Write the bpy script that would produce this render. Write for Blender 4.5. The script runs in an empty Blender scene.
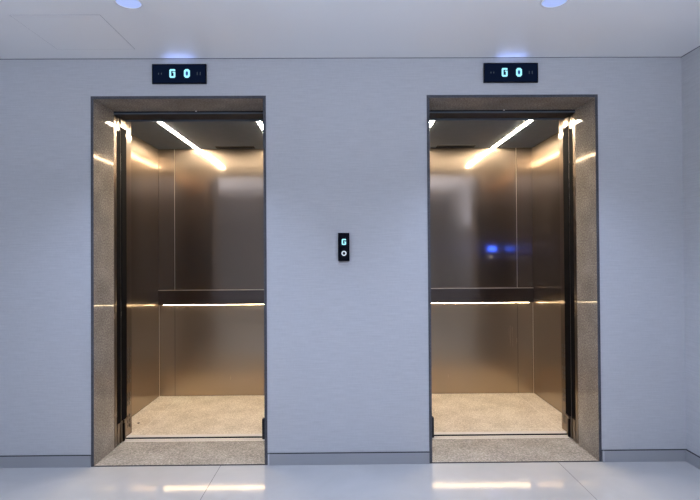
import bpy, bmesh, math, random
from mathutils import Vector, Matrix
random.seed(7)
scene = bpy.context.scene
COL = scene.collection

# ------------------------------------------------------------------ materials
def new_mat(name):
    m = bpy.data.materials.new(name); m.use_nodes = True
    nt = m.node_tree; b = nt.nodes['Principled BSDF']
    return m, nt, b
def N(nt, typ, **kw):
    n = nt.nodes.new(typ)
    for k, v in kw.items(): setattr(n, k, v)
    return n
def simple(name, col, rough=0.5, metal=0.0, spec=0.5):
    m, nt, b = new_mat(name)
    b.inputs['Base Color'].default_value = (*col, 1)
    b.inputs['Roughness'].default_value = rough
    b.inputs['Metallic'].default_value = metal
    b.inputs['Specular IOR Level'].default_value = spec
    # very light procedural mottling so that no surface is perfectly even
    tc = N(nt, 'ShaderNodeTexCoord'); no = N(nt, 'ShaderNodeTexNoise'); no.inputs['Scale'].default_value = 14
    nt.links.new(tc.outputs['Object'], no.inputs['Vector'])
    mr = N(nt, 'ShaderNodeMapRange'); mr.inputs['To Min'].default_value = max(0.02, rough-0.05); mr.inputs['To Max'].default_value = min(1, rough+0.05)
    nt.links.new(no.outputs['Fac'], mr.inputs['Value']); nt.links.new(mr.outputs['Result'], b.inputs['Roughness'])
    return m
def glow(name, col, strength):
    m = bpy.data.materials.new(name); m.use_nodes = True
    nt = m.node_tree; nt.nodes.clear()
    e = N(nt, 'ShaderNodeEmission'); e.inputs['Color'].default_value = (*col, 1); e.inputs['Strength'].default_value = strength
    o = N(nt, 'ShaderNodeOutputMaterial'); nt.links.new(e.outputs[0], o.inputs['Surface'])
    return m
def ramp(nt, stops):
    r = N(nt, 'ShaderNodeValToRGB'); el = r.color_ramp.elements
    while len(el) < len(stops): el.new(0.5)
    for e, (p, c) in zip(el, stops):
        e.position = p; e.color = (*c, 1)
    return r
def stone(name, stops, scale, rough, bump=0.0, spec=0.5):
    m, nt, b = new_mat(name)
    tc = N(nt, 'ShaderNodeTexCoord')
    n1 = N(nt, 'ShaderNodeTexNoise'); n1.inputs['Scale'].default_value = scale; n1.inputs['Detail'].default_value = 3; n1.inputs['Roughness'].default_value = .7
    n2 = N(nt, 'ShaderNodeTexNoise'); n2.inputs['Scale'].default_value = 5; n2.inputs['Detail'].default_value = 4
    nt.links.new(tc.outputs['Object'], n1.inputs['Vector']); nt.links.new(tc.outputs['Object'], n2.inputs['Vector'])
    mx = N(nt, 'ShaderNodeMath', operation='MULTIPLY_ADD'); mx.inputs[1].default_value = .25; 
    nt.links.new(n2.outputs['Fac'], mx.inputs[0]); 
    sc = N(nt, 'ShaderNodeMath', operation='MULTIPLY'); sc.inputs[1].default_value = .75
    nt.links.new(n1.outputs['Fac'], sc.inputs[0]); nt.links.new(sc.outputs[0], mx.inputs[2])
    r = ramp(nt, stops); nt.links.new(mx.outputs[0], r.inputs['Fac']); nt.links.new(r.outputs['Color'], b.inputs['Base Color'])
    b.inputs['Roughness'].default_value = rough; b.inputs['Specular IOR Level'].default_value = spec
    if bump:
        bp = N(nt, 'ShaderNodeBump'); bp.inputs['Strength'].default_value = bump; bp.inputs['Distance'].default_value = .002
        nt.links.new(n1.outputs['Fac'], bp.inputs['Height']); nt.links.new(bp.outputs['Normal'], b.inputs['Normal'])
    return m
def steel(name, col, r_lo, r_hi, mix, brush='V', smudge=.06, aniso=.9, metal2=1.0):
    """brushed stainless steel: a tight and a wide lobe, brush lines and hand smudges in the roughness"""
    m, nt, b = new_mat(name)
    tc = N(nt, 'ShaderNodeTexCoord')
    mp = N(nt, 'ShaderNodeMapping'); mp.inputs['Scale'].default_value = (260, 260, 1.2) if brush == 'V' else (1.5, 1.5, 260)
    nt.links.new(tc.outputs['Object'], mp.inputs['Vector'])
    br = N(nt, 'ShaderNodeTexNoise'); br.inputs['Scale'].default_value = 1.0; br.inputs['Detail'].default_value = 2
    nt.links.new(mp.outputs[0], br.inputs['Vector'])
    sm = N(nt, 'ShaderNodeTexNoise'); sm.inputs['Scale'].default_value = 3.2; sm.inputs['Detail'].default_value = 2; sm.inputs['Distortion'].default_value = .4
    nt.links.new(tc.outputs['Object'], sm.inputs['Vector'])
    mr = N(nt, 'ShaderNodeMapRange'); mr.inputs['From Min'].default_value = .35; mr.inputs['From Max'].default_value = .7
    mr.inputs['To Min'].default_value = r_lo; mr.inputs['To Max'].default_value = r_lo + smudge
    nt.links.new(sm.outputs['Fac'], mr.inputs['Value'])
    ad = N(nt, 'ShaderNodeMath', operation='MULTIPLY_ADD'); ad.inputs[1].default_value = .05
    nt.links.new(br.outputs['Fac'], ad.inputs[0]); nt.links.new(mr.outputs['Result'], ad.inputs[2])
    for bs in (b,):
        bs.inputs['Base Color'].default_value = (*col, 1); bs.inputs['Metallic'].default_value = 1
    nt.links.new(ad.outputs[0], b.inputs['Roughness'])
    b2 = N(nt, 'ShaderNodeBsdfPrincipled'); b2.inputs['Base Color'].default_value = (*col, 1); b2.inputs['Metallic'].default_value = metal2
    b2.inputs['Roughness'].default_value = r_hi
    if aniso:
        # vertical brush lines smear highlights sideways: tangent = horizontal direction in the panel
        ge = N(nt, 'ShaderNodeNewGeometry'); cr = N(nt, 'ShaderNodeVectorMath', operation='CROSS_PRODUCT'); cr.inputs[1].default_value = (0, 0, 1)
        nt.links.new(ge.outputs['Normal'], cr.inputs[0]); nt.links.new(cr.outputs[0], b2.inputs['Tangent'])
        b2.inputs['Anisotropic'].default_value = aniso
    ms = N(nt, 'ShaderNodeMixShader'); ms.inputs[0].default_value = mix
    out = nt.nodes['Material Output']
    nt.links.new(b.outputs[0], ms.inputs[1]); nt.links.new(b2.outputs[0], ms.inputs[2]); nt.links.new(ms.outputs[0], out.inputs['Surface'])
    return m

def mat_wall():
    m, nt, b = new_mat('woven_wallcovering')
    tc = N(nt, 'ShaderNodeTexCoord')
    mp = N(nt, 'ShaderNodeMapping'); mp.inputs['Scale'].default_value = (9, 9, 170)
    nt.links.new(tc.outputs['Object'], mp.inputs['Vector'])
    n = N(nt, 'ShaderNodeTexNoise'); n.inputs['Scale'].default_value = 1; n.inputs['Detail'].default_value = 3
    nt.links.new(mp.outputs[0], n.inputs['Vector'])
    mp2 = N(nt, 'ShaderNodeMapping'); mp2.inputs['Scale'].default_value = (120, 120, 30)
    nt.links.new(tc.outputs['Object'], mp2.inputs['Vector'])
    n2 = N(nt, 'ShaderNodeTexNoise'); n2.inputs['Scale'].default_value = 1
    nt.links.new(mp2.outputs[0], n2.inputs['Vector'])
    ad = N(nt, 'ShaderNodeMath', operation='MULTIPLY_ADD'); ad.inputs[1].default_value = .4
    nt.links.new(n2.outputs['Fac'], ad.inputs[0]); nt.links.new(n.outputs['Fac'], ad.inputs[2])
    r = ramp(nt, [(.4, (.50, .505, .52)), (.95, (.58, .585, .60))])
    nt.links.new(ad.outputs[0], r.inputs['Fac']); nt.links.new(r.outputs['Color'], b.inputs['Base Color'])
    bp = N(nt, 'ShaderNodeBump'); bp.inputs['Strength'].default_value = .25; bp.inputs['Distance'].default_value = .002
    nt.links.new(ad.outputs[0], bp.inputs['Height']); nt.links.new(bp.outputs['Normal'], b.inputs['Normal'])
    b.inputs['Roughness'].default_value = .7; b.inputs['Specular IOR Level'].default_value = .25
    return m
def mat_floor():
    m, nt, b = new_mat('polished_porcelain')
    tc = N(nt, 'ShaderNodeTexCoord'); sp = N(nt, 'ShaderNodeSeparateXYZ'); nt.links.new(tc.outputs['Object'], sp.inputs[0])
    def joint(sock, off, per, w):
        a = N(nt, 'ShaderNodeMath', operation='ADD'); a.inputs[1].default_value = off + per*10 + w/2; nt.links.new(sock, a.inputs[0])
        f = N(nt, 'ShaderNodeMath', operation='MODULO'); f.inputs[1].default_value = per; nt.links.new(a.outputs[0], f.inputs[0])
        l = N(nt, 'ShaderNodeMath', operation='LESS_THAN'); l.inputs[1].default_value = w; nt.links.new(f.outputs[0], l.inputs[0])
        return l.outputs[0]
    jx = joint(sp.outputs['X'], .747, 2.007, .0035); jy = joint(sp.outputs['Y'], 0, 1.004, .0035)
    mx = N(nt, 'ShaderNodeMath', operation='MAXIMUM'); nt.links.new(jx, mx.inputs[0]); nt.links.new(jy, mx.inputs[1])
    n = N(nt, 'ShaderNodeTexNoise'); n.inputs['Scale'].default_value = 3; n.inputs['Detail'].default_value = 8; n.inputs['Distortion'].default_value = .6
    nt.links.new(tc.outputs['Object'], n.inputs['Vector'])
    r = ramp(nt, [(.3, (.47, .465, .45)), (.7, (.53, .525, .51))]); nt.links.new(n.outputs['Fac'], r.inputs['Fac'])
    mc = N(nt, 'ShaderNodeMix', data_type='RGBA'); nt.links.new(mx.outputs[0], mc.inputs[0])
    nt.links.new(r.outputs['Color'], mc.inputs[6]); mc.inputs[7].default_value = (.22, .22, .22, 1)
    nt.links.new(mc.outputs[2], b.inputs['Base Color'])
    mr = N(nt, 'ShaderNodeMapRange'); mr.inputs['To Min'].default_value = .05; mr.inputs['To Max'].default_value = .09
    nt.links.new(n.outputs['Fac'], mr.inputs['Value']); nt.links.new(mr.outputs[0], b.inputs['Roughness'])
    b.inputs['Specular IOR Level'].default_value = .6
    return m
M = {}
M['wall'] = mat_wall()
M['floor'] = mat_floor()
M['ceiling'] = simple('ceiling_paint', (.86, .86, .86), .45, spec=.35)
M['baseboard'] = simple('grey_skirting', (.35, .355, .37), .4)
M['caulk'] = simple('sealant', (.62, .63, .66), .5)
M['joint'] = simple('dark_joint', (.03, .03, .035), .8)
M['portal'] = stone('polished_brown_granite', [(.36, (.15, .13, .115)), (.50, (.26, .235, .205)), (.62, (.42, .385, .34))], 110, .05)
M['threshold'] = stone('polished_threshold_granite', [(.36, (.22, .20, .175)), (.50, (.38, .35, .31)), (.62, (.58, .54, .48))], 110, .12)
M['portal_edge'] = stone('sawn_granite_edge', [(.3, (.03, .032, .04)), (.7, (.10, .105, .125))], 160, .6)
M['cabfloor'] = stone('speckled_beige_granite', [(.38, (.38, .31, .22)), (.5, (.62, .54, .43)), (.62, (.88, .81, .69))], 125, .3)
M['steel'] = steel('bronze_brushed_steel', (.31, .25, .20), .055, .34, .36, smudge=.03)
M['steel_low'] = steel('smudged_lit_bronze_steel', (.47, .38, .28), .08, .34, .5, smudge=.16, metal2=.86)  # smudged steel, base brightened to carry rail light and floor reflection
M['steel_side_low'] = steel('side_lit_steel', (.40, .325, .25), .05, .36, .4, smudge=.05, metal2=.86)  # side steel again, base brightened to carry the floor's reflection
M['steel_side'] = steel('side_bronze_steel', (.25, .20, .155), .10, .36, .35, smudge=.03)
M['seam_and_highlight'] = simple('bright_seam_highlight', (.75, .68, .58), .35, 1)  # bright metal for panel seams and painted edge highlights
M['seam_dark'] = simple('dark_seam', (.06, .05, .04), .5)  # dark strip at the lower panel joints
M['band'] = steel('band_brushed_steel', (.19, .155, .14), .12, .34, .3, 'H')
M['ceilsteel'] = simple('dark_painted_ceiling', (.12, .15, .19), .5, .0, .3)
M['edge_steel'] = steel('door_edge_steel', (.26, .215, .175), .2, .4, .3)
M['alu'] = simple('aluminium_sill', (.72, .70, .66), .4, .2)
M['dark'] = simple('black_metal', (.02, .02, .024), .45, spec=.25)
M['rubber'] = simple('black_rubber', (.005, .005, .006), .8, spec=.03)
M['screw'] = simple('screw_metal', (.6, .6, .6), .3, 1)
M['panel'] = simple('satin_black_panel', (.003, .004, .009), .3, spec=.12)
M['panel_blue'] = glow('lit_display_glass', (.010, .020, .060), .35)
M['digit'] = glow('digit_glow', (.33, .80, 1.0), 1.15)
M['digit_in'] = glow('digit_core_glow', (.03, .12, .50), .6)
M['faint'] = glow('faint_segment', (.10, .13, .18), .6)
M['led'] = glow('warm_led', (1.0, .83, .60), 198)
M['led_rail'] = glow('warm_rail_led', (1.0, .76, .46), 26)
M['white_trim'] = simple('white_trim', (.8, .8, .82), .4)
M['lens'] = glow('cool_lens', (.38, .48, .87), 1.0)
M['cop_blue'] = glow('blue_display', (.03, .10, 1.0), 18)
M['cop_white'] = glow('white_button', (.8, .85, 1.0), 3.0)
M['shaft'] = simple('shaft_concrete', (.10, .10, .10), .9)
M['wall_rear'] = simple('rear_wall_paint', (.80, .82, .86), .6)
M['joint_shade'] = simple('painted_joint_shade', (.16, .16, .18), .7)
M['slot'] = simple('slot_dark', (.05, .04, .03), .5)

# ------------------------------------------------------------------ mesh helpers
def box(bm, x0, x1, y0, y1, z0, z1, bev=0, mi=0):
    if x0 > x1: x0, x1 = x1, x0
    if y0 > y1: y0, y1 = y1, y0
    r = bmesh.ops.create_cube(bm, size=1)
    vs = r['verts']
    for v in vs:
        v.co = Vector(((x0+x1)/2 + v.co.x*(x1-x0), (y0+y1)/2 + v.co.y*(y1-y0), (z0+z1)/2 + v.co.z*(z1-z0)))
    fs = list({f for v in vs for f in v.link_faces})
    for f in fs: f.material_index = mi
    if bev:
        es = list({e for v in vs for e in v.link_edges})
        bmesh.ops.bevel(bm, geom=es, offset=bev, segments=2, affect='EDGES', profile=.5)
def cyl(bm, c, r, h, axis='Z', seg=32, mi=0, r2=None):
    q = bmesh.ops.create_cone(bm, cap_ends=True, segments=seg, radius1=r, radius2=r if r2 is None else r2, depth=h)
    rot = {'Z': Matrix(), 'Y': Matrix.Rotation(math.pi/2, 4, 'X'), 'X': Matrix.Rotation(math.pi/2, 4, 'Y')}[axis]
    for v in q['verts']: v.co = rot @ v.co + Vector(c)
    for f in {f for v in q['verts'] for f in v.link_faces}: f.material_index = mi
def ring(bm, c, ro, ri, h, axis='Y', seg=40, mi=0):
    vs = []
    for k in range(seg):
        a = 2*math.pi*k/seg; row = []
        for (r, d) in ((ro, -h/2), (ro, h/2), (ri, h/2), (ri, -h/2)):
            p = Vector((r*math.cos(a), d, r*math.sin(a))) if axis == 'Y' else Vector((r*math.cos(a), r*math.sin(a), d))
            row.append(bm.verts.new(p + Vector(c)))
        vs.append(row)
    for k in range(seg):
        a, b = vs[k], vs[(k+1) % seg]
        for j in range(4):
            f = bm.faces.new((a[j], b[j], b[(j+1) % 4], a[(j+1) % 4])); f.material_index = mi
def prism(bm, pts, y0, y1, mi=0, holes=None):
    """polygon in x,z extruded along y"""
    a = [bm.verts.new((x, y0, z)) for x, z in pts]; b = [bm.verts.new((x, y1, z)) for x, z in pts]
    bm.faces.new(a).material_index = mi; bm.faces.new(list(reversed(b))).material_index = mi
    n = len(pts)
    for i in range(n): bm.faces.new((a[i], b[i], b[(i+1) % n], a[(i+1) % n])).material_index = mi
def obj(name, bm, mats, parent=None, origin=None, smooth=False):
    bmesh.ops.recalc_face_normals(bm, faces=bm.faces)
    org = Vector(origin) if origin is not None else Vector((0, 0, 0))
    for v in bm.verts: v.co -= org
    me = bpy.data.meshes.new(name); bm.to_mesh(me); bm.free()
    for m in (mats if isinstance(mats, (list, tuple)) else [mats]): me.materials.append(m)
    if smooth:
        for p in me.polygons: p.use_smooth = True
    o = bpy.data.objects.new(name, me); COL.objects.link(o)
    o.location = org
    if parent is not None:
        o.parent = parent; o.matrix_parent_inverse = Matrix.Translation(-parent.location) if False else Matrix()
        o.location = org - world_loc(parent)
    return o
def world_loc(o):
    l = Vector(o.location); p = o.parent
    while p: l += p.location; p = p.parent
    return l
def tag(o, label, cat, group=None):
    o['label'] = label; o['category'] = cat
    if group: o['group'] = group
    return o
def thing(name, label, cat, loc, group=None):
    o = bpy.data.objects.new(name, None); COL.objects.link(o); o.location = loc; o.empty_display_size = .1
    return tag(o, label, cat, group)
def struct(name, bm, m):
    o = obj(name, bm, m); o['kind'] = 'structure'; return o
def BM(): return bmesh.new()
def one(name, m, parent, x0, x1, y0, y1, z0, z1, bev=0, label=None):
    bm = BM(); box(bm, x0, x1, y0, y1, z0, z1, bev)
    o = obj(name, bm, m, parent, ((x0+x1)/2, (y0+y1)/2, (z0+z1)/2))
    if label: o['label'] = label
    return o

# ------------------------------------------------------------------ dimensions (metres)
H = 2.422            # lobby ceiling
XL, XR = -4.2, 2.03  # lobby side walls
YB = -5.6            # wall behind the camera
WT = .255            # thickness of the front wall
OP = {-1: (-.99, .504), 1: (1.006, .4975)}   # opening centre and half width
ZT = 2.18            # opening height
TS = .0165           # thickness of the stone lining
CABY0, CABY1 = .50, 1.56
CZ = 2.195

# ------------------------------------------------------------------ room shell
bm = BM(); box(bm, XL-.2, XR+.2, YB-.2, -.002, -.12, 0); struct('floor', bm, M['floor'])
bm = BM(); box(bm, XL-.2, XR+.2, YB-.2, WT, H, H+.12); struct('ceiling', bm, M['ceiling'])
# front wall with the two door openings, one continuous slab
xs = [XL-.2]; 
for s in (-1, 1):
    c, w = OP[s]; xs += [c-w-TS, c+w+TS]
xs += [XR]
zs = [0, ZT+TS, H]
bm = BM(); V = {}
def gv(i, j, y):
    k = (i, j, y)
    if k not in V: V[k] = bm.verts.new((xs[i], y, zs[j]))
    return V[k]
solid = lambda i, j: 0 <= i < 5 and 0 <= j < 2 and not (j == 0 and i in (1, 3))
for i in range(5):
    for j in range(2):
        if not solid(i, j): continue
        for y in (0, WT): bm.faces.new([gv(i, j, y), gv(i+1, j, y), gv(i+1, j+1, y), gv(i, j+1, y)])
        for (di, dj, a, b) in ((-1, 0, (i, j), (i, j+1)), (1, 0, (i+1, j), (i+1, j+1)), (0, -1, (i, j), (i+1, j)), (0, 1, (i, j+1), (i+1, j+1))):
            if not solid(i+di, j+dj):
                bm.faces.new([gv(*a, 0), gv(*b, 0), gv(*b, WT), gv(*a, WT)])
struct('wall_front', bm, M['wall'])
bm = BM(); box(bm, XR, XR+.2, YB, WT, 0, H); struct('wall_right', bm, M['wall'])
bm = BM(); box(bm, XL-.2, XL, YB, 0, 0, H); struct('wall_left', bm, M['wall'])
bm = BM(); box(bm, XL-.2, XR+.2, YB-.2, YB, 0, H); struct('wall_back', bm, M['wall_rear'])

bm = BM()
box(bm, -2.6, 2.6, 2.0, 2.2, -.3, 2.9)
struct('wall_shaft_back', bm, M['shaft'])
for nm, x0, x1 in (('wall_shaft_left', -2.6, -2.4), ('wall_shaft_right', 2.4, 2.6)):
    bm = BM(); box(bm, x0, x1, WT+.001, 2.0, -.3, 2.9); struct(nm, bm, M['shaft'])
bm = BM(); box(bm, -2.4, 2.4, WT+.15, 2.0, -.3, -.2); struct('floor_shaft', bm, M['shaft'])
bm = BM(); box(bm, -2.4, 2.4, WT+.001, 2.0, 2.8, 2.9); struct('ceiling_shaft', bm, M['shaft'])
# baseboards: board, thin dark joint on top, blob of sealant at the stone
def baseboard(name, x0, x1, caps=()):
    bm = BM(); box(bm, x0, x1, -.010, 0, 0, .066, .001); box(bm, x0, x1, -.0075, 0, .066, .070, 0, 1)
    for cx in caps: box(bm, cx-.006, cx+.006, -.013, 0, 0, .068, .003, 2)
    struct(name, bm, [M['baseboard'], M['joint'], M['caulk']])
lc, lw = OP[-1]; rc, rw = OP[1]
baseboard('baseboard_front', lc+lw+TS+.001, rc-rw-TS-.001, (lc+lw+TS+.008,))
baseboard('baseboard_front_left', XL, lc-lw-TS-.001, ())
baseboard('baseboard_front_right', rc+rw+TS+.001, XR-.011, (rc+rw+TS+.008,))
bm = BM(); box(bm, XR-.010, XR, YB, -.0, 0, .066, .001); box(bm, XR-.0075, XR, YB, -.0, .066, .070, 0, 1)
struct('baseboard_right', bm, [M['baseboard'], M['joint']])

bm = BM(); box(bm, XL, XR-.003, -.003, 0, H-.003, H); struct('shadow_strip_1', bm, M['joint_shade'])  # grey strip painting the shade line where wall meets ceiling
bm = BM(); box(bm, XR-.003, XR, YB, 0, H-.004, H); struct('shadow_strip_2', bm, M['joint_shade'])
# ------------------------------------------------------------------ ceiling hatch and downlights
hx0, hx1, hy0, hy1 = -1.63, -1.19, -.575, -.145
t = thing('access_panel', 'flush white square inspection hatch in the lobby ceiling', 'ceiling hatch', ((hx0+hx1)/2, (hy0+hy1)/2, H))
bm = BM()
g = .0012
box(bm, hx0, hx1, hy0, hy0+g, H-.0008, H+.004); box(bm, hx0, hx1, hy1-g, hy1, H-.0008, H+.004)
box(bm, hx0, hx0+g, hy0, hy1, H-.0008, H+.004); box(bm, hx1-g*1.6, hx1, hy0, hy1, H-.0008, H+.004)
obj('joint_frame', bm, simple('hatch_joint', (.38, .38, .40), .6), t, (hx0, hy0, H))
one('hatch_lid', M['ceiling'], t, hx0+.002, hx1-.003, hy0+.002, hy1-.002, H-.0012, H+.004)

def downlight(x, y, label, power, size=107, blend=.75, group='round ceiling downlights'):
    t = thing('downlight', label, 'downlight', (x, y, H), group)
    bm = BM(); ring(bm, (x, y, H-.001), .064, .056, .004, 'Z'); obj('trim_ring', bm, M['white_trim'], t, (x, y, H), True)
    bm = BM(); cyl(bm, (x, y, H-.0005), .0555, .002); l = obj('lens', bm, M['lens'], t, (x, y, H)); l['label'] = 'bluish glowing round lens'
    ld = bpy.data.lights.new('downlight_beam', 'SPOT'); ld.energy = power; ld.color = (.54, .66, 1.0)
    ld.spot_size = math.radians(size); ld.spot_blend = blend; ld.shadow_soft_size = .045
    lo = bpy.data.objects.new('downlight_beam', ld); COL.objects.link(lo); lo.location = (0, 0, -.012); lo.parent = t
    return t
downlight(-1.0, -.70, 'round downlight above the left doorway', 65)
downlight(.985, -.70, 'round downlight above the right doorway', 65)
# unseen fill lights added out of frame, downward and upward, to brighten the lobby
for (x, y) in ((-2.2, -1.35), (0, -1.35), (1.15, -1.35)):
    ld = bpy.data.lights.new('lobby_fill_down', 'AREA'); ld.shape = 'RECTANGLE'; ld.size = 1.0; ld.size_y = .12
    ld.energy = 1.6; ld.color = (.70, .79, 1.0)
    lo = bpy.data.objects.new('lobby_fill_down', ld); COL.objects.link(lo); lo.location = (x, y, H-.02)
    lu = bpy.data.lights.new('lobby_fill_up', 'AREA'); lu.shape = 'RECTANGLE'; lu.size = 1.5; lu.size_y = .5; lu.energy = 29; lu.color = (.68, .77, 1.0)
    ou = bpy.data.objects.new('lobby_fill_up', lu); COL.objects.link(ou); ou.location = (x, -2.5, 1.7); ou.rotation_euler = (math.pi, 0, 0)

# ------------------------------------------------------------------ glyphs
def seg_zero(bm, cx, cz, w, h, th, y0, y1):
    """chunky rounded 0 drawn as a hollow octagon"""
    c = th*.9
    o = [(-w/2+c, -h/2), (w/2-c, -h/2), (w/2, -h/2+c), (w/2, h/2-c), (w/2-c, h/2), (-w/2+c, h/2), (-w/2, h/2-c), (-w/2, -h/2+c)]
    i = [((x/abs(x))*max(0, abs(x)-th) if x else 0, (z/abs(z))*(abs(z)-th)) for x, z in o]
    n = len(o)
    A = [bm.verts.new((cx+x, y0, cz+z)) for x, z in o]; B = [bm.verts.new((cx+x, y0, cz+z)) for x, z in i]
    A2 = [bm.verts.new((cx+x, y1, cz+z)) for x, z in o]; B2 = [bm.verts.new((cx+x, y1, cz+z)) for x, z in i]
    for k in range(n):
        l = (k+1) % n
        bm.faces.new((A[k], A[l], B[l], B[k])); bm.faces.new((A2[k], B2[k], B2[l], A2[l]))
        bm.faces.new((A[k], A2[k], A2[l], A[l])); bm.faces.new((B[k], B[l], B2[l], B2[k]))
def seg_G(bm, cx, cz, w, h, th, y0, y1, arm=.20):
    c = th*.55
    up = h*arm
    pts = [(w/2, h/2-th*.9), (w/2, h/2-th*.3), (w/2-c, h/2), (-w/2+c, h/2), (-w/2, h/2-c), (-w/2, -h/2+c), (-w/2+c, -h/2), (w/2-c, -h/2), (w/2, -h/2+c),
           (w/2, up), (w*.04, up), (w*.04, up-th*.6), (w/2-th, up-th*.6), (w/2-th, -h/2+th), (-w/2+th, -h/2+th), (-w/2+th, h/2-th), (w/2-th, h/2-th), (w/2-th*.9, h/2-th*1.25)]
    prism(bm, [(cx+x, cz+z) for x, z in pts], y0, y1)

def indicator(x0, x1, z0, z1, label, bluelabel):
    cx = (x0+x1)/2 + .004; cz = (z0+z1)/2 + .001
    t = thing('floor_indicator', label, 'floor display', (cx, 0, z0), 'floor displays over the doors')
    bm = BM(); box(bm, x0, x1, -.014, 0, z0, z1, .0015); obj('housing', bm, M['panel'], t, (cx, 0, z0))
    one('display_glass', M['panel_blue'], t, x0+.006, x1-.006, -.0150, -.0138, z0+.006, z1-.006)
    w, h, th = .035, .052, .0105
    bm = BM(); seg_G(bm, cx-.043, cz, w, h, th, -.0162, -.0152); obj('letter', bm, M['digit'], t, (cx-.043, -.015, cz))['label'] = 'lit cyan letter G'
    bm = BM(); seg_zero(bm, cx+.043, cz, w, h, th, -.0162, -.0152); obj('digit', bm, M['digit'], t, (cx+.043, -.015, cz))['label'] = 'lit cyan digit 0'
    one('core_glow', M['digit_in'], t, cx+.039, cx+.047, -.0158, -.0151, cz-.016, cz+.016)
    for dx in (-.125, -.108): one('faint_mark', M['faint'], t, cx+dx-.002, cx+dx+.002, -.0160, -.0152, cz-.006, cz+.004)
    for dx in (.104, .122): one('faint_mark', M['faint'], t, cx+dx-.0015, cx+dx+.0015, -.0160, -.0152, cz-.010, cz+.008)
    # light added above the housing to make the blue glow on the ceiling
    ld = bpy.data.lights.new('ceiling_glow_fill', 'AREA'); ld.shape = 'RECTANGLE'; ld.size = .17; ld.size_y = .02; ld.energy = .05; ld.color = (.3, .42, 1.0)
    lo = bpy.data.objects.new('ceiling_glow_fill', ld); COL.objects.link(lo); lo.rotation_euler = (math.pi+.9, 0, 0)
    lo.parent = t; lo.location = (0, -.015, z1-z0+.003)
indicator(-1.143, -.821, 2.267, 2.385, 'black floor display over the left doorway reading G 0', None)
indicator(.834, 1.160, 2.267, 2.385, 'black floor display over the right doorway reading G 0', None)

# call panel
cx = -.0095
t = thing('call_panel', 'slim black hall call panel on the wall between the two doorways', 'call panel', (cx, 0, 1.206))
one('mounting_plate', simple('grey_plate', (.5, .5, .53), .5), t, cx-.036, cx+.045, -.0025, 0, 1.183, 1.378)
bm = BM(); box(bm, cx-.034, cx+.034, -.016, -.0025, 1.206, 1.374, .002); obj('face_plate', bm, M['panel'], t, (cx, 0, 1.206))
bm = BM(); seg_G(bm, cx+.001, 1.320, .026, .036, .0080, -.0172, -.0162, .06); obj('letter', bm, M['digit'], t, (cx, -.016, 1.32))['label'] = 'lit cyan letter G'
bm = BM(); ring(bm, (cx+.001, -.018, 1.252), .0150, .0085, .004, 'Y'); obj('call_button', bm, glow('button_ring_glow', (.62, .72, .85), .95), t, (cx, -.018, 1.252))['label'] = 'round button with a white lit ring'
bm = BM(); cyl(bm, (cx+.001, -.0175, 1.252), .0084, .003, 'Y'); obj('button_cap', bm, M['dark'], t, (cx, -.017, 1.252))

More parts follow.
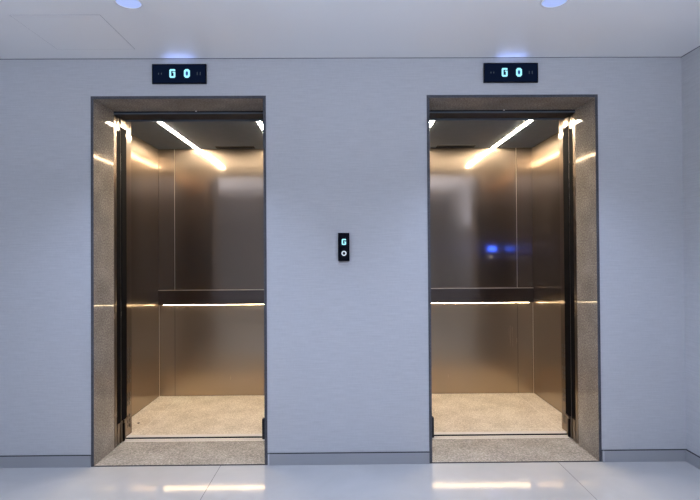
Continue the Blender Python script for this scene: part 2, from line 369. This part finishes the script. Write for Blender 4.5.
# ------------------------------------------------------------------ elevators
def elevator(s):
    c, w = OP[s]
    side = 'left' if s < 0 else 'right'
    X = lambda u: c + s*u
    # stone surround ----------------------------------------------------
    P = thing('door_surround', 'polished brown granite lining around the %s elevator doorway' % side, 'door surround', (c, 0, 0), 'granite door surrounds')
    YF, YI = -.004, .27
    for sd in (-1, 1):
        bm = BM(); box(bm, c+sd*w, c+sd*(w+TS), YF, YI, 0, ZT+TS)
        bm.faces.ensure_lookup_table()
        for f in bm.faces:
            if f.normal.y < -.9 or (f.calc_center_median().y < YF+1e-4): f.material_index = 1
        obj('jamb', bm, [M['portal'], M['portal_edge']], P, (c+sd*w, 0, 0))
    bm = BM(); box(bm, c-w, c+w, YF, YI, ZT, ZT+TS)
    for f in bm.faces:
        if f.calc_center_median().y < YF+1e-4: f.material_index = 1
    obj('lintel', bm, [M['portal'], M['portal_edge']], P, (c, 0, ZT))
    bm = BM(); box(bm, c-w, c+w, .003, .400, -.03, .004)
    obj('threshold', bm, M['threshold'], P, (c, 0, 0))
    bm = BM(); box(bm, c-w, c+w, -.003, .003, -.03, .0045); obj('threshold_joint', bm, M['joint'], P, (c, 0, 0))
    # tiny screw in the soffit
    bm = BM(); cyl(bm, (c+.03, .262, ZT-.002), .006, .005, 'Z', 16); obj('screw', bm, M['screw'], P, (c+.03, .262, ZT))
    # landing door -------------------------------------------------------
    D = thing('landing_door', 'open steel landing door slid into the wall at the %s side of the %s doorway' % (side, side), 'elevator door', (X(w), .3, 0), 'slid-open landing doors')
    one('door_leaf', M['edge_steel'], D, X(w), X(w+.50), .275, .314, .006, 2.16, .002)
    one('door_leaf', M['edge_steel'], D, X(w+.004), X(w+.50), .334, .366, .006, 2.16, .002)
    one('rubber_edge', M['rubber'], D, X(w-.001), X(w+.004), .316, .370, .145, 2.075, .001, 'black edge strip')
    one('door_header', M['dark'], D, X(-w-.03), X(w+.50), .276, .300, 2.166, 2.42, .001)
    one('door_header', M['dark'], D, X(-w-.03), X(w+.50), .300, .372, 2.172, 2.40)
    one('header_lip', M['ceilsteel'], D, X(-w-.03), X(w+.02), .2725, .276, 2.163, 2.172)
    bm = BM(); box(bm, X(-w-.03), X(w+.5), .402, .460, -.05, .003); 
    so = obj('door_sill', bm, M['alu'], D, (c, .42, 0)); so['label'] = 'aluminium sill rail'
    bm = BM(); box(bm, X(-w-.03), X(w+.5), .418, .421, .0028, .0034); box(bm, X(-w-.03), X(w+.5), .438, .441, .0028, .0034); obj('sill_groove', bm, M['joint'], so, (c, .42, .003))
    # cabin ---------------------------------------------------------------
    desc = {-1: 'lit brushed steel elevator cabin behind the left doorway, doors stowed at its left',
             1: 'lit brushed steel elevator cabin behind the right doorway, blue glint on its back wall'}[s]
    C = thing('elevator_cabin', desc, 'elevator cabin', (X(-.03), 1.0, 0), 'elevator cabins')
    uo, ui = .668, -.728          # inner faces of the side walls (outer side, side towards the call panel)
    T = .02
    # floor with a border joint
    fj = .474 if s < 0 else .505
    fo = one('cabin_floor', M['cabfloor'], C, X(uo), X(ui), .5405, CABY1, -.04, .002)
    bm = BM(); box(bm, X(fj), X(fj)+.0025, .545, CABY1-.01, .0018, .0026); box(bm, X(uo), X(ui), .60, .6025, .0018, .0026)
    obj('floor_joint', bm, simple('pale_grout', (.85, .80, .70), .5), fo, (X(fj), 1, .002))
    one('cabin_sill', M['alu'], C, X(w+.12), X(-w-.12), .494, .540, -.05, .003, 0, 'bright aluminium threshold rail')
    one('gap_shade', M['rubber'], C, X(w+.12), X(-w-.12), .489, .4935, -.25, .001)  # black face added to paint the gap between the sills dark
    # back wall: lower and upper panels
    seam = .528
    cuts = [uo, seam, -.588, ui]
    ZB0, ZB1 = .812, .938
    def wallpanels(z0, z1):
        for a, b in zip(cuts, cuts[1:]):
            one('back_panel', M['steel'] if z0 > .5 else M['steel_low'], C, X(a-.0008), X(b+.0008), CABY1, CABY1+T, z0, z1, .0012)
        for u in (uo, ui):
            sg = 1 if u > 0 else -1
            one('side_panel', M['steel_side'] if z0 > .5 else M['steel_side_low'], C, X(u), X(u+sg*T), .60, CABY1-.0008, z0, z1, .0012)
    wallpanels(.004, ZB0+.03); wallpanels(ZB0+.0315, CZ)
    for u in (seam, -.588):
        one('seam_strip', M['seam_and_highlight'], C, X(u)-.002, X(u)+.002, CABY1-.0012, CABY1, ZB1+.001, CZ-.001)
        one('seam_strip', M['seam_dark'], C, X(u)-.002, X(u)+.002, CABY1-.0010, CABY1, .004, ZB0-.004)
    one('corner_highlight', M['seam_and_highlight'], C, X(uo-.0005), X(uo-.0035), CABY1-.0035, CABY1-.0005, .004, ZB0-.004)  # bright strip painting the highlight in the corner below the rail
    # rail band across the back wall, with its LED underneath
    BP = .024
    for (a, b, y0, y1) in ((uo-.0005, ui+.0005, CABY1-BP, CABY1-.0005),):
        bb = one('rail_band', M['band'], C, X(a), X(b), y0, y1, ZB0, ZB1, .0015)
        if y0 > 1: x0, x1, yy0, yy1 = X(uo-.04), X(ui+.04), CABY1-.018, CABY1-.008
        else:
            sg = 1 if a > 0 else -1
            x0, x1, yy0, yy1 = X(a-sg*.008), X(a-sg*.020), .62, CABY1-.05
        one('led_strip', M['led_rail'], bb, x0, x1, yy0, yy1, ZB0-.003, ZB0-.0002, 0, 'warm glowing strip')
    one('band_highlight', M['seam_and_highlight'], C, X(uo-.001), X(ui+.001), CABY1-BP-.001, CABY1-.002, ZB1, ZB1+.004)  # bright strip painting the highlight along the top of the rail
    # ceiling with two light strips and a slotted vent
    ce = one('cabin_ceiling', M['ceilsteel'], C, X(uo), X(ui), .50, CABY1, CZ, CZ+.03)
    for u in (.322, -.382):
        one('light_strip', M['led'], ce, X(u-.013), X(u+.013), .57, CABY1-.004, CZ-.003, CZ+.001, 0, 'warm white light strip')
    vent = one('air_vent', simple('vent_plate', (.25, .24, .22), .5, 1), ce, X(-.03)-.17, X(-.03)+.17, 1.435, 1.535, CZ-.0025, CZ)
    bm = BM()
    for k in range(17):
        for r in range(2):
            xx = X(-.03)-.16+k*.02; yy = 1.440 + r*.048
            box(bm, xx-.0075, xx+.0075, yy, yy+.040, CZ-.0035, CZ-.002)
    obj('vent_slots', bm, M['rubber'], vent, (X(-.03), 1.5, CZ))
    # front return columns either side of the door
    rp = one('return_panel', M['steel'], C, X(.524), X(uo+T), .472, .600, 0, CZ, .0015)
    one('return_panel', M['steel'], C, X(-w-.0), X(ui-T), .500, .540, 0, CZ, .0015)
    for grp in (.055, .205, .360, .515):
        bm = BM()
        for k in range(3):
            for yy in (.528, .558):
                z = grp + k*.034
                box(bm, X(.5245), X(.5222), yy, yy+.022, z, z+.022)
        obj('vent_slots', bm, M['slot'], rp, (X(.524), .55, grp))
    one('header_lip', M['ceilsteel'], C, X(uo), X(ui), .500, .506, 2.172, 2.195)
    # cabin doors, slid open, with black safety edge
    K = thing('cabin_door', 'open inner cabin door with black safety edge, %s side of the %s cabin' % (side, side), 'elevator door', (X(w), .42, 0), 'slid-open cabin doors')
    one('door_leaf', M['edge_steel'], K, X(w+.001), X(w+.50), .3735, .3785, .006, 2.165, .001)
    one('door_leaf', M['edge_steel'], K, X(w+.001), X(w+.50), .384, .462, .006, 2.165, .002)
    one('rubber_edge', M['rubber'], K, X(w-.003), X(w+.001), .381, .463, .150, 2.105, .002, 'black safety edge')
    one('edge_cap', M['edge_steel'], K, X(w-.010), X(w), .404, .462, .128, .149, .002)
    one('door_header', M['dark'], K, X(-w-.2), X(w+.50), .376, .470, 2.178, 2.40)
    one('edge_foot', M['rubber'], K, X(w-.006), X(w+.001), .400, .425, .006, .128, .001)
    # guide blocks at the closing side
    one('guide_block', M['dark'], K, X(-w+.0), X(-w+.083), .425, .460, .004, .140, .002)
    g = one('guide_block', M['dark'], K, X(-w+.0), X(-w+.070), .425, .462, 2.085, 2.178, .002)
    if s > 0:
        # car operating panel on the inside of the front return: its display mirrors in the back wall
        cp = one('control_panel', M['dark'], C, X(.527), X(.655), .600, .606, .85, 1.62, .002)
        one('display', M['cop_blue'], cp, X(.529), X(.615), .606, .6075, 1.275, 1.325, 0, 'lit blue screen')
        one('button', M['cop_white'], cp, X(.545), X(.570), .606, .609, 1.205, 1.225, .0)
for s in (-1, 1): elevator(s)
bm = BM(); 
bmesh.ops.create_icosphere(bm, subdivisions=2, radius=1)
for v in bm.verts: v.co = Vector((v.co.x*.010, v.co.y*.006, v.co.z*.003)) + Vector((-1.545, .80, .0045))
tag(obj('crumb', bm, M['dark'], None, (-1.545, .80, .0045), True), 'tiny dark crumb lying on the left cabin floor', 'crumb')

# ------------------------------------------------------------------ camera
f = 528.; D = 3.15; zc = 1.24
yaw, pit, roll = math.radians(.50), math.radians(.58), math.radians(.37)
F = Vector((math.sin(yaw)*math.cos(pit), math.cos(yaw)*math.cos(pit), math.sin(pit)))
R = F.cross(Vector((0, 0, 1))).normalized(); U = R.cross(F)
R2 = math.cos(roll)*R - math.sin(roll)*U; U2 = math.cos(roll)*U + math.sin(roll)*R
mw = Matrix(((R2.x, U2.x, -F.x, 0), (R2.y, U2.y, -F.y, -D), (R2.z, U2.z, -F.z, zc), (0, 0, 0, 1)))
cd = bpy.data.cameras.new('camera'); cd.sensor_width = 36; cd.sensor_fit = 'HORIZONTAL'; cd.lens = 36*f/700
co = bpy.data.objects.new('camera', cd); COL.objects.link(co); co.matrix_world = mw
scene.camera = co

wd = bpy.data.worlds.new('world'); scene.world = wd; wd.use_nodes = True
wd.node_tree.nodes['Background'].inputs[0].default_value = (0, 0, 0, 1)
vs = scene.view_settings
vs.view_transform = 'Standard'; vs.look = 'None'; vs.gamma = 1; vs.use_curve_mapping = False; vs.exposure = 0.2
scene.cycles.use_denoising = True
scene.cycles.max_bounces = 10; scene.cycles.glossy_bounces = 6; scene.cycles.diffuse_bounces = 5
scene.cycles.sample_clamp_indirect = 12
